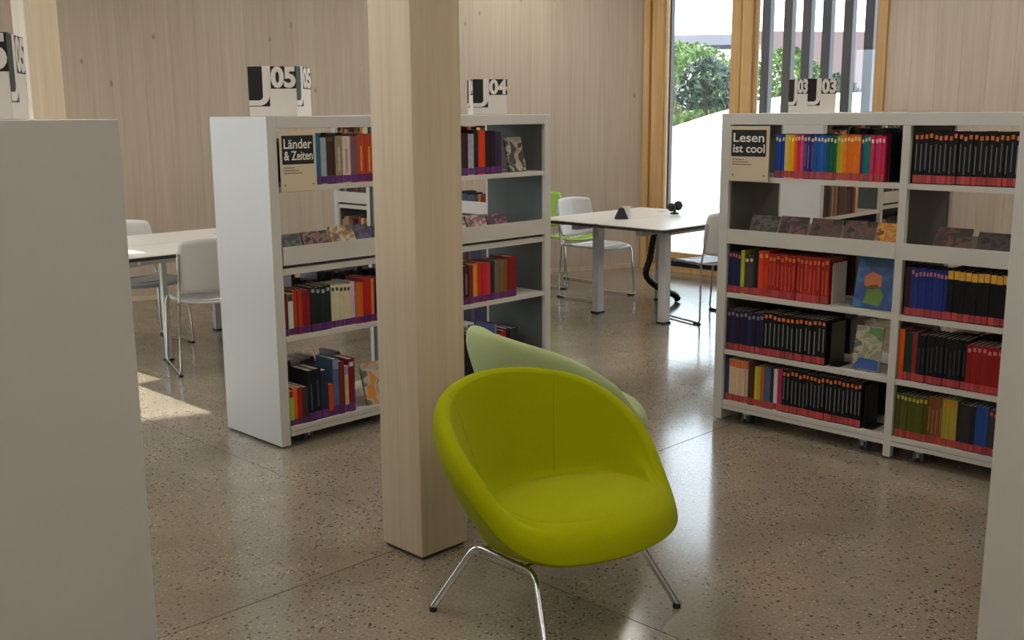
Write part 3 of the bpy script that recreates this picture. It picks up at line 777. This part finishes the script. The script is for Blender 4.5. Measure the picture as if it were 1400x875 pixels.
def cube_sign(loc, yaw, digits, label, s=.225):
    """white cube with J and a number knocked out of black on each side"""
    e = empty('shelf_number_cube', loc, yaw, label, 'sign', 'white number cubes on the bookcases')
    mb = MB(); mb.box(-s/2, s/2, -s/2, s/2, 0, s); mb.build('cube_body', M['signwhite'], e, bevel=.002)
    jx0, jx1, jz0, jz1 = .0, .44, .20, .995
    for k in range(4):
        f = link('printed_side', None, e, (0, 0, 0), k*PI/2); f.empty_display_size = .05
        y = -s/2
        def X(a): return (a-.5)*s
        def bx(nm, a, b_, c, d, yy, mt):
            mb = MB(); mb.box(X(a), X(b_), yy-.0006, yy, c*s, d*s); return mb
        mb = bx('', jx0, jx1, jz0, jz1, y, None)
        dz0 = .55
        mb.box(X(.47), X(1.0), y-.0006, y, dz0*s, .995*s)
        # white J: stem on the right, hook to the lower left
        mb2 = MB(); st = .30
        pts = [(jx1, jz1), (st, jz1), (st, jz0+.20)]
        for q in range(1, 9):
            t = q/8*PI/2; pts.append((st-.10+.10*math.cos(t), jz0+.20-.08*math.sin(t)))
        pts += [(jx0, jz0+.12), (jx0, jz0+.015)]
        for q in range(0, 11):
            t = PI/2-q/10*PI/2; pts.append((jx1-.22+.22*math.cos(t), jz0+.235-.22*math.sin(t)))
        poly = [(X(a), c*s) for a, c in pts]
        mb2.prism(poly[::-1], 0, .0008, 0, Matrix.Translation((0, y-.0006, 0)) @ Matrix.Rotation(PI/2, 4, 'X'))
        me = mb.mesh('black_field', M['black']); f.data  # fields are parts of the cube
        me2 = mb2.mesh('letter', M['signwhite'])
        o1 = link('black_field', me, e, (0, 0, 0), k*PI/2); o2 = link('letter', me2, o1)
        put_text(digits, o1, M['signwhite'], X(.475), X(.995), dz0*s+.003, .99*s, y-.0006, .045, 'digits')
        bpy.data.objects.remove(f)
    return e
def px_dir(px):                                # horizontal bearing of an image column near the horizon
    k = (px-700)/1447.8/math.cos(R(11.07)); return Vector((k, 1.0, 0))
def sign_at(px, Y, yaw_normal, digits, label):
    d = px_dir(px)*Y; d.z = CH+.0005
    return cube_sign(d, R(yaw_normal+90), digits, label)
sign_at(398, 5.05, -96.0, '05', 'white cube reading J 05 on the Länder & Zeiten bookcase')
sign_at(669, 7.12, -78.5, '04', 'white cube reading J 04 above the right bay of the Länder bookcase')
sign_at(1096, 7.42, -71.4, '03', 'white cube reading J 03 behind the Lesen ist cool bookcase')
sign_at(-3, 2.93, -76.0, '05', 'white cube with a large 5 on the bookcase with plain end panel')

# ------------------------------------------------------------------ shell armchairs
def catmull(P, n):
    out = []
    for i in range(len(P)-1):
        p0 = P[max(i-1, 0)]; p1 = P[i]; p2 = P[i+1]; p3 = P[min(i+2, len(P)-1)]
        for k in range(n):
            t = k/n
            out.append(.5*((2*p1)+(p2-p0)*t+(2*p0-5*p1+4*p2-p3)*t*t+(3*p1-p0-3*p2+p3)*t**3))
    out.append(P[-1]); return out
def shell_chair(loc, yaw, fab, label):
    e = empty('shell_armchair', loc, yaw, label, 'armchair', 'shell armchairs')
    NP = 80
    seat_rows = []; shell_rows = []
    for i in range(NP):
        ph = 2*PI*i/NP; s, c = math.sin(ph), math.cos(ph); w = (1+c)/2
        by = .315 if c > 0 else .335
        sm = max(0, min(1, (w-.08)/.40)); sm = sm*sm*(3-2*sm)                       # 0 at the front lip, 1 from the arms back
        rim = Vector((.356*s, -by*c, 0)); sw = max(0, min(1, (w-.08)/.76)); sw = sw*sw*(3-2*sw)*.4+.6*w**1.15; zt = .408+.308*sw
        th = .030
        zs = .406 - .034*w
        wall_in = .012 + .095*w + .03*abs(s)*w                       # how far the seat edge lies inside the rim
        rl = rim.length; un = rim/rl
        def P(r, z): return Vector((un.x*r, un.y*r, z))
        ce = rl-th-wall_in
        seat = [Vector((0, -.02, .412)), P(ce*.35, .414-.010*w), P(ce*.7, zs+.010), P(ce*.93, zs+.006), P(ce, zs-.004*w)]
        seat_rows.append(catmull(seat, 4))
        hz = zt-.03-zs
        zb = .245
        dr = lerp(.0, .012, sm)
        sh = [P(ce, zs-.004*w), P(ce+wall_in*.25, zs+max(hz, 0)*.10-.001), P(ce+wall_in*.6, zs+max(hz, 0)*.5-.002*(1-sm)),
              P(rl-th*lerp(.9, 1, sm), lerp(zs-.006, zt-.033, sm)), P(rl-th*lerp(.2, .6, sm), lerp(zs-.018, zt-.007, sm)),
              P(rl+th*lerp(.35, 0, sm), lerp(zs-.034, zt, sm)), P(rl+th*lerp(.75, .68, sm), lerp(zs-.056, zt-.010, sm)), P(rl+th, lerp(zs-.085, zt-.042, sm))]
        ztop = lerp(zs-.085, zt-.042, sm); low = ztop-zb
        sh += [P(rl+th*.82, ztop-low*.14), P(lerp(rl, .2, .22)+th*.3, ztop-low*.48), P(lerp(rl, .2, .62), zb+low*.16+.004), P(.215, zb+.003), P(.12, zb-.004), P(.001, zb-.006)]
        shell_rows.append(catmull(sh, 5))
    def rows_mesh(rows):
        m = MB(); n = len(rows[0]); vs = [p for r_ in rows for p in r_]; fs = []
        for i in range(NP):
            j = (i+1) % NP
            for k in range(n-1): fs.append((i*n+k, j*n+k, j*n+k+1, i*n+k+1)[::-1])
        m.add(vs, fs, 0, True); return m
    rows_mesh(shell_rows).build('shell', fab, e)
    rows_mesh(seat_rows).build('seat', fab, e)
    # seams: vertical seam inside the back
    n = len(shell_rows[0])
    for q in (9, NP-9):
        mb = MB(); mb.tube([p for p in shell_rows[q][3:24]], .0018, 6); mb.build('seam', fab, e)
    for sx in (-1, 1):
        pts = [(sx*.285, -.255, .012), (sx*.215, -.13, .232), (sx*.215, .13, .232), (sx*.285, .255, .012)]
        mb = MB(); mb.tube(round_path(pts, .035), .0105, 12); fr = mb.build('leg_frame', M['chrome'], e)
        for q in (0, 3):
            mb = MB(); mb.tube([(pts[q][0], pts[q][1], 0), (pts[q][0], pts[q][1], .016)], .0125, 12); mb.build('glide', M['dark'], fr)
    mb = MB()
    for yy in (-.09, .09): mb.tube([(-.215, yy, .234), (.215, yy, .234)], .009, 8)
    mb.build('cross_bar', M['chrome'], e)
    return e
def lerp(a, b, t): return a+(b-a)*t
shell_chair((.13, 3.09, 0), math.atan2(-.735, .68)-PI/2, M['lime'], 'bright lime green shell armchair on chrome legs beside the timber column')
shell_chair((.172, 4.10, 0), math.atan2(.50, .86)-PI/2, M['palegreen'], 'pale green shell armchair turned away behind the lime armchair')

# ------------------------------------------------------------------ stacking chairs
def stack_chair(u, v, facing, shellmat, label, turn=0.0):
    """facing +1: looks towards +v, -1: towards -v"""
    rot = (ROT_A if facing > 0 else ROT_A+PI) + R(turn)
    e = empty('stacking_chair', W(u, v), rot, label, 'chair', 'stacking chairs at the tables')
    # seat, slightly dished, rounded corners
    def panel(f, nx=12, ny=10):
        m = MB(); vs = []; 
        for lay in (0, 1):
            for j in range(ny+1):
                for i in range(nx+1): vs.append(f(i/nx*2-1, j/ny*2-1, lay))
        fs = []; n = nx+1; o = (nx+1)*(ny+1)
        for j in range(ny):
            for i in range(nx):
                a = j*n+i; fs.append((a, a+n, a+n+1, a+1)); fs.append((o+a, o+a+1, o+a+n+1, o+a+n))
        for i in range(nx):
            fs.append((i, i+1, o+i+1, o+i)); a = ny*n+i; fs.append((a+1, a, o+a, o+a+1))
        for j in range(ny):
            a = j*n; fs.append((a+n, a, o+a, o+a+n)); a = j*n+nx; fs.append((a, a+n, o+a+n, o+a))
        m.add(vs, fs, 0, True); return m
    def sq(a, b):                                        # square to squircle
        return a*math.sqrt(max(0, 1-b*b*.22*abs(a)**3)), b*math.sqrt(max(0, 1-a*a*.22*abs(b)**3))
    def fseat(a, b, l):
        x, y = sq(a, b); z = .452-.014*(1-a*a)*(1-.4*b)-.02*max(0, b)**3
        return Vector((x*.225, y*.215+.02, z-(.010 if l == 0 else 0)))
    panel(fseat).build('seat', shellmat, e)
    def fback(a, b, l):
        x, z = sq(a, b); y = -.20-.055*(b+1)/2-.035*(1-a*a)
        return Vector((x*(.222+.006*b), y+(.009 if l == 0 else 0), .66+z*.165))
    panel(fback).build('backrest', shellmat, e)
    for sx in (-1, 1):
        x = sx*.215
        pts = [(x*.98, -.252, .74), (x, -.205, .50), (x, -.195, .445), (x, .17, .44), (x*1.06, .20, .40), (x*1.09, .235, .012), (x*1.09, -.215, .012), (x, -.19, .43)]
        mb = MB(); mb.tube(round_path(pts, .03, 4), .0075, 8); fr = mb.build('sled_frame', M['chrome'], e)
        for yy in (.2, -.185):
            mb = MB(); mb.box(x*1.09-.012, x*1.09+.012, yy-.03, yy+.03, 0, .012); mb.build('glide', M['dark'], fr)
    mb = MB(); mb.tube([(-.215, .12, .435), (.215, .12, .435)], .007, 8); mb.tube([(-.215, -.15, .438), (.215, -.15, .438)], .007, 8); mb.build('cross_bar', M['chrome'], e)
    return e
stack_chair(3.25, 5.82, 1, M['plastic'], 'white stacking chair with its back turned, beside the Länder & Zeiten bookcase', turn=-18)
stack_chair(3.26, 6.74, -1, M['plastic'], 'white stacking chair behind the white table near the back wall')
stack_chair(6.79, 5.72, -1, M['plastic'], 'white stacking chair in front of the green one at the window table')
stack_chair(6.64, 4.50, 1, M['plastic'], 'white stacking chair against the light of the tall window', turn=-16)
stack_chair(7.12, 6.36, -1, M['plasticgreen'], 'green stacking chair by the back wall behind a white one')

# ------------------------------------------------------------------ tables
def table(u0, u1, v0, v1, label, h=.73, legx=(.30, -.22), legy=.21, lw=.036, ld=.03):
    e = empty('table', W(u0, v0), ROT_A, label, 'table', 'white reading tables')
    w, d = u1-u0, v1-v0; r = .03
    def outline(inset):
        pts = []
        for cx, cy, a0 in ((w-r, r, -90), (w-r, d-r, 0), (r, d-r, 90), (r, r, 180)):
            for k in range(5):
                t = R(a0+k*22.5); pts.append((cx+(r-inset)*math.cos(t), cy+(r-inset)*math.sin(t)))
        return pts
    mb = MB(); mb.prism(outline(0), h-.006, h); top = mb.build('table_top', M['tabletop'], e)
    mb = MB(); mb.prism(outline(.0005), h-.026, h-.006); mb.build('dark_edge', M['tableedge'], top)
    mb = MB(); mb.box(.12, w-.12, d/2-.03, d/2+.03, h-.075, h-.026); mb.box(.2, w-.2, .08, .11, h-.06, h-.026); mb.box(.2, w-.2, d-.11, d-.08, h-.06, h-.026); mb.build('beam', M['tableleg'], e)
    for x in legx:
        x = x if x > 0 else w+x
        mb = MB(); mb.box(x-lw, x+lw, legy-ld, legy+ld, .012, h-.026); lg = mb.build('leg', M['tableleg'], e, bevel=.004)
        mb = MB(); mb.box(x-lw-.006, x+lw+.006, legy-ld-.006, legy+ld+.006, 0, .012); mb.build('foot', M['dark'], lg)
    return e
table(5.93, 7.25, 4.38, 5.00, 'white reading table beside the tall window, nearer the Lesen bookcase')
table(5.93, 7.25, 5.01, 5.60, 'white reading table beside the tall window, nearer the green chair')
table(2.63, 3.95, 5.76, 6.28, 'white reading table behind the plain bookcase, facing the chair back', legx=(.50, -.25), legy=.40, lw=.018, ld=.018)
table(2.63, 3.95, 6.29, 6.86, 'white reading table behind the plain bookcase, nearer the back wall', legx=(.20, -.10), legy=.50, lw=.03, ld=.018)

# cable hose from the window table down to the floor
hp = [W(6.75, 5.05, .69), W(6.76, 5.1, .52), W(6.78, 5.14, .38), W(6.76, 5.16, .24), W(6.86, 5.1, .13), W(7.02, 5.07, .06), W(7.06, 5.06, .014)]
hp2 = catmull(hp, 8)
mb = MB(); mb.tube(hp2, [.026+.003*(k % 2) for k in range(len(hp2))], 10)
tag(mb.build('cable_hose', M['hose']), 'thick black cable hose hanging from the window table to the floor', 'hose')
# small black things on the window tables
o = empty('card_holder', W(6.33, 5.08, .7302), .2, 'black wedge shaped holder with a white card on the window table', 'holder')
mb = MB(); mb.add([Vector(p) for p in ((-.05, -.03, 0), (.05, -.03, 0), (.05, .03, 0), (-.05, .03, 0), (-.018, -.008, .085), (.018, -.008, .085), (.018, .008, .085), (-.018, .008, .085))], [(3,2,1,0),(4,5,6,7),(0,1,5,4),(1,2,6,5),(2,3,7,6),(3,0,4,7)]); mb.build('holder_body', M['dark'], o, bevel=.004)
mb = MB(); mb.box(.02, .085, .03, .033, 0, .095); mb.build('card', M['signwhite'], o)
o = empty('desk_gadget', W(6.93, 5.02, .7302), .5, 'small black clustered gadget on the window table against the bright glass', 'gadget')
mb = MB(); mb.lathe([(0, 0), (.035, 0), (.038, .008), (.012, .014), (.010, .04), (0, .04)], 14); mb.build('gadget_foot', M['dark'], o)
mb = MB(); mb.lathe([(0, -.036), (.024, -.026), (.036, 0), (.024, .026), (0, .036)], 14, 0, Matrix.Translation((-.03, 0, .055))); mb.lathe([(0, -.04), (.026, -.03), (.04, 0), (.026, .03), (0, .04)], 14, 0, Matrix.Translation((.035, 0, .065))); mb.build('gadget_head', M['dark'], o)

# ------------------------------------------------------------------ outdoors
M['gravel'] = subtle(mat('pale_path', (205, 202, 196), .9), 2, .06)
M['grass'] = subtle(mat('dry_lawn', (150, 158, 110), .9), 2, .15)
def leafmat(name, c1, c2):
    m = mat(name, c1, .6); nd, lk, b = nodes(m)
    tc = N(m, 'ShaderNodeTexCoord'); no = N(m, 'ShaderNodeTexNoise', Scale=2.5, Detail=3.0); lk.new(tc.outputs['Object'], no.inputs['Vector'])
    r1 = ramp(m, [(.35, c1), (.65, c2)]); lk.new(no.outputs['Fac'], r1.inputs[0]); lk.new(r1.outputs[0], b.inputs['Base Color']); return m
M['leaf1'] = leafmat('leaf_green', (52, 76, 34), (92, 118, 54)); M['leaf2'] = leafmat('leaf_dark', (22, 40, 30), (44, 66, 46)); M['leaf3'] = leafmat('leaf_yellow', (92, 112, 40), (130, 146, 64))
M['bark'] = mat('bark', (80, 66, 52), .9)
M['rooftile'] = subtle(mat('red_brown_roof', (76, 54, 52), .8), 8, .12)
M['roofdark'] = subtle(mat('slate_roof', (44, 42, 56), .8), 8, .1)
M['render'] = mat('pale_render', (206, 206, 204), .85)
# ground rises away from the house
def gz(u, v=14.2):
    d = u-UW-.6
    if d < 0: return -.06
    k = max(0, min(1, (d-5)/6)); k = k*k*(3-2*k)
    return min(-.06+d*.105, 1.32) + k*max(-.3, min(.6, (14.4-v)*.38))
mb = MB(); us = [UW+.5, UW+.6, UW+4, UW+5.6, UW+7.6, UW+9.6, UW+11.6, UW+13.8, UW+17, UW+60]; vs_ = [-30, -12, 0, 5, 8, 10, 11.5, 12.5, 12.8, 13.4, 14, 14.6, 15.2, 16, 20, 45]
pts = []
for u in us:
    for v in vs_:
        z = gz(u, v); pts.append(W(u, v, z))
fs = []
for i in range(len(us)-1):
    for j in range(len(vs_)-1):
        a = i*len(vs_)+j; fs.append((a, a+len(vs_), a+len(vs_)+1, a+1))
mb.add(pts, fs)
o = mb.build('ground', M['gravel']); tag(o, 'pale path rising away outside the tall windows', 'ground', kind='structure')
def gy(X, Y):
    return gz(X*SA+Y*CA, -X*CA+Y*SA)
def shrub(X, Y, r, h, lm, label, n=900, leaf=.09, z=None):
    zb = gy(X, Y) if z is None else z
    e = empty('shrub', (X, Y, zb), random.uniform(0, 6), label, 'shrub', 'shrubs outside the window')
    m = MB()
    for k in range(n):
        t = random.uniform(0, 2*PI); q = random.uniform(-.6, 1); rr = math.sqrt(1-q*q)*random.uniform(.72, 1.06)
        p = Vector((r*rr*math.cos(t), r*rr*math.sin(t), h*.42+h*.55*q*random.uniform(.8, 1.05)))
        p.z = max(p.z, .03)
        a = Vector((random.gauss(0, 1), random.gauss(0, 1), random.gauss(0, 1))).normalized(); b_ = a.orthogonal().normalized()
        s_ = leaf*random.uniform(.6, 1.3)
        m.add([p-a*s_, p+b_*s_*.5, p+a*s_, p-b_*s_*.5], [(0, 1, 2, 3)])
    m.build('foliage', lm, e)
    m = MB()
    for k in range(4): m.tube([(0, 0, 0), (random.uniform(-.5, .5)*r, random.uniform(-.5, .5)*r, h*.6)], [.04, .012], 6)
    m.build('stem', M['bark'], e)
SH = [(914, 25, .8, 2.2, 'leaf1', 'light green shrub beside the dark window edge'), (938, 28, .85, 2.3, 'leaf1', 'broad mid green shrub below the slate roof'),
      (957, 23, .6, 1.25, 'leaf2', 'dark rounded shrub in front of the lighter shrubs'), (984, 26, .55, 1.25, 'leaf3', 'yellow green shrub at the top of the path'),
      (952, 32.5, 1.15, 2.5, 'leaf1', 'tall loose shrub before the slate roofed house'), (1004, 30, .7, 1.1, 'leaf1', 'green shrub behind the window post'),
      (1062, 27, .8, 1.7, 'leaf1', 'green shrub behind the facade fins, nearest the window post'), (1090, 31.5, .9, 1.9, 'leaf1', 'tall green shrub seen between the facade fins'), (1126, 29, .6, 1.1, 'leaf2', 'dark green shrub seen between the facade fins')]
for px, Y, r, h, lm, lb in SH:
    d = px_dir(px)*Y; shrub(d.x, d.y, r, h, M[lm], lb, n=1300, leaf=.085)
def house(px, Y, w, dp, hw, hr, yaw, wallm, roofm, label, wins=()):
    d = px_dir(px)*Y
    e = empty('house', (d.x, d.y, gy(d.x, d.y)-.3), yaw, label, 'house')
    m = MB(); m.box(-w/2, w/2, 0, dp, 0, hw); m.prism([(0, hw), (dp, hw), (dp/2, hw+hr*.96)], -w/2+.02, w/2-.02, 0, Matrix(((0,0,1,0),(1,0,0,0),(0,1,0,0),(0,0,0,1)))); m.build('wall', wallm, e)
    for s_ in (0, 1):
        m = MB(); y0, y1 = (-.5, dp/2) if s_ == 0 else (dp+.5, dp/2)
        z0 = hw-.5*hr/(dp/2); z1 = hw+hr
        vs = [(-w/2-.4, y0, z0), (w/2+.4, y0, z0), (w/2+.4, y1, z1), (-w/2-.4, y1, z1)]
        vs = vs + [(a, b_, c+.18) for a, b_, c in vs]
        m.add([Vector(q) for q in vs], [(3,2,1,0),(4,5,6,7),(0,1,5,4),(1,2,6,5),(2,3,7,6),(3,0,4,7)]); m.build('roof', roofm, e)
    for (x, z, ww, wh) in wins:
        m = MB(); m.box(x-ww/2, x+ww/2, -.04, .02, z, z+wh); f = m.build('window', M['render'], e)
        m = MB(); m.box(x-ww/2+.08, x+ww/2-.08, -.05, -.04, z+.08, z+wh-.08); m.build('window_pane', M['navy'], f)
house(990, 50, 9, 6, 3.7, .6, R(-10), M['render'], M['roofdark'], 'low house with slate grey roof beyond the shrubs', [(-1.5, .8, 1.2, 1.2), (1.5, .8, 1.2, 1.2)])
house(1215, 38, 7.5, 8, 1.6, 2.0, R(10), M['render'], M['rooftile'], 'low house with red brown roof seen between the facade fins', [(-1.0, .4, 1.1, 1.2), (1.6, .4, 1.1, 1.2)])
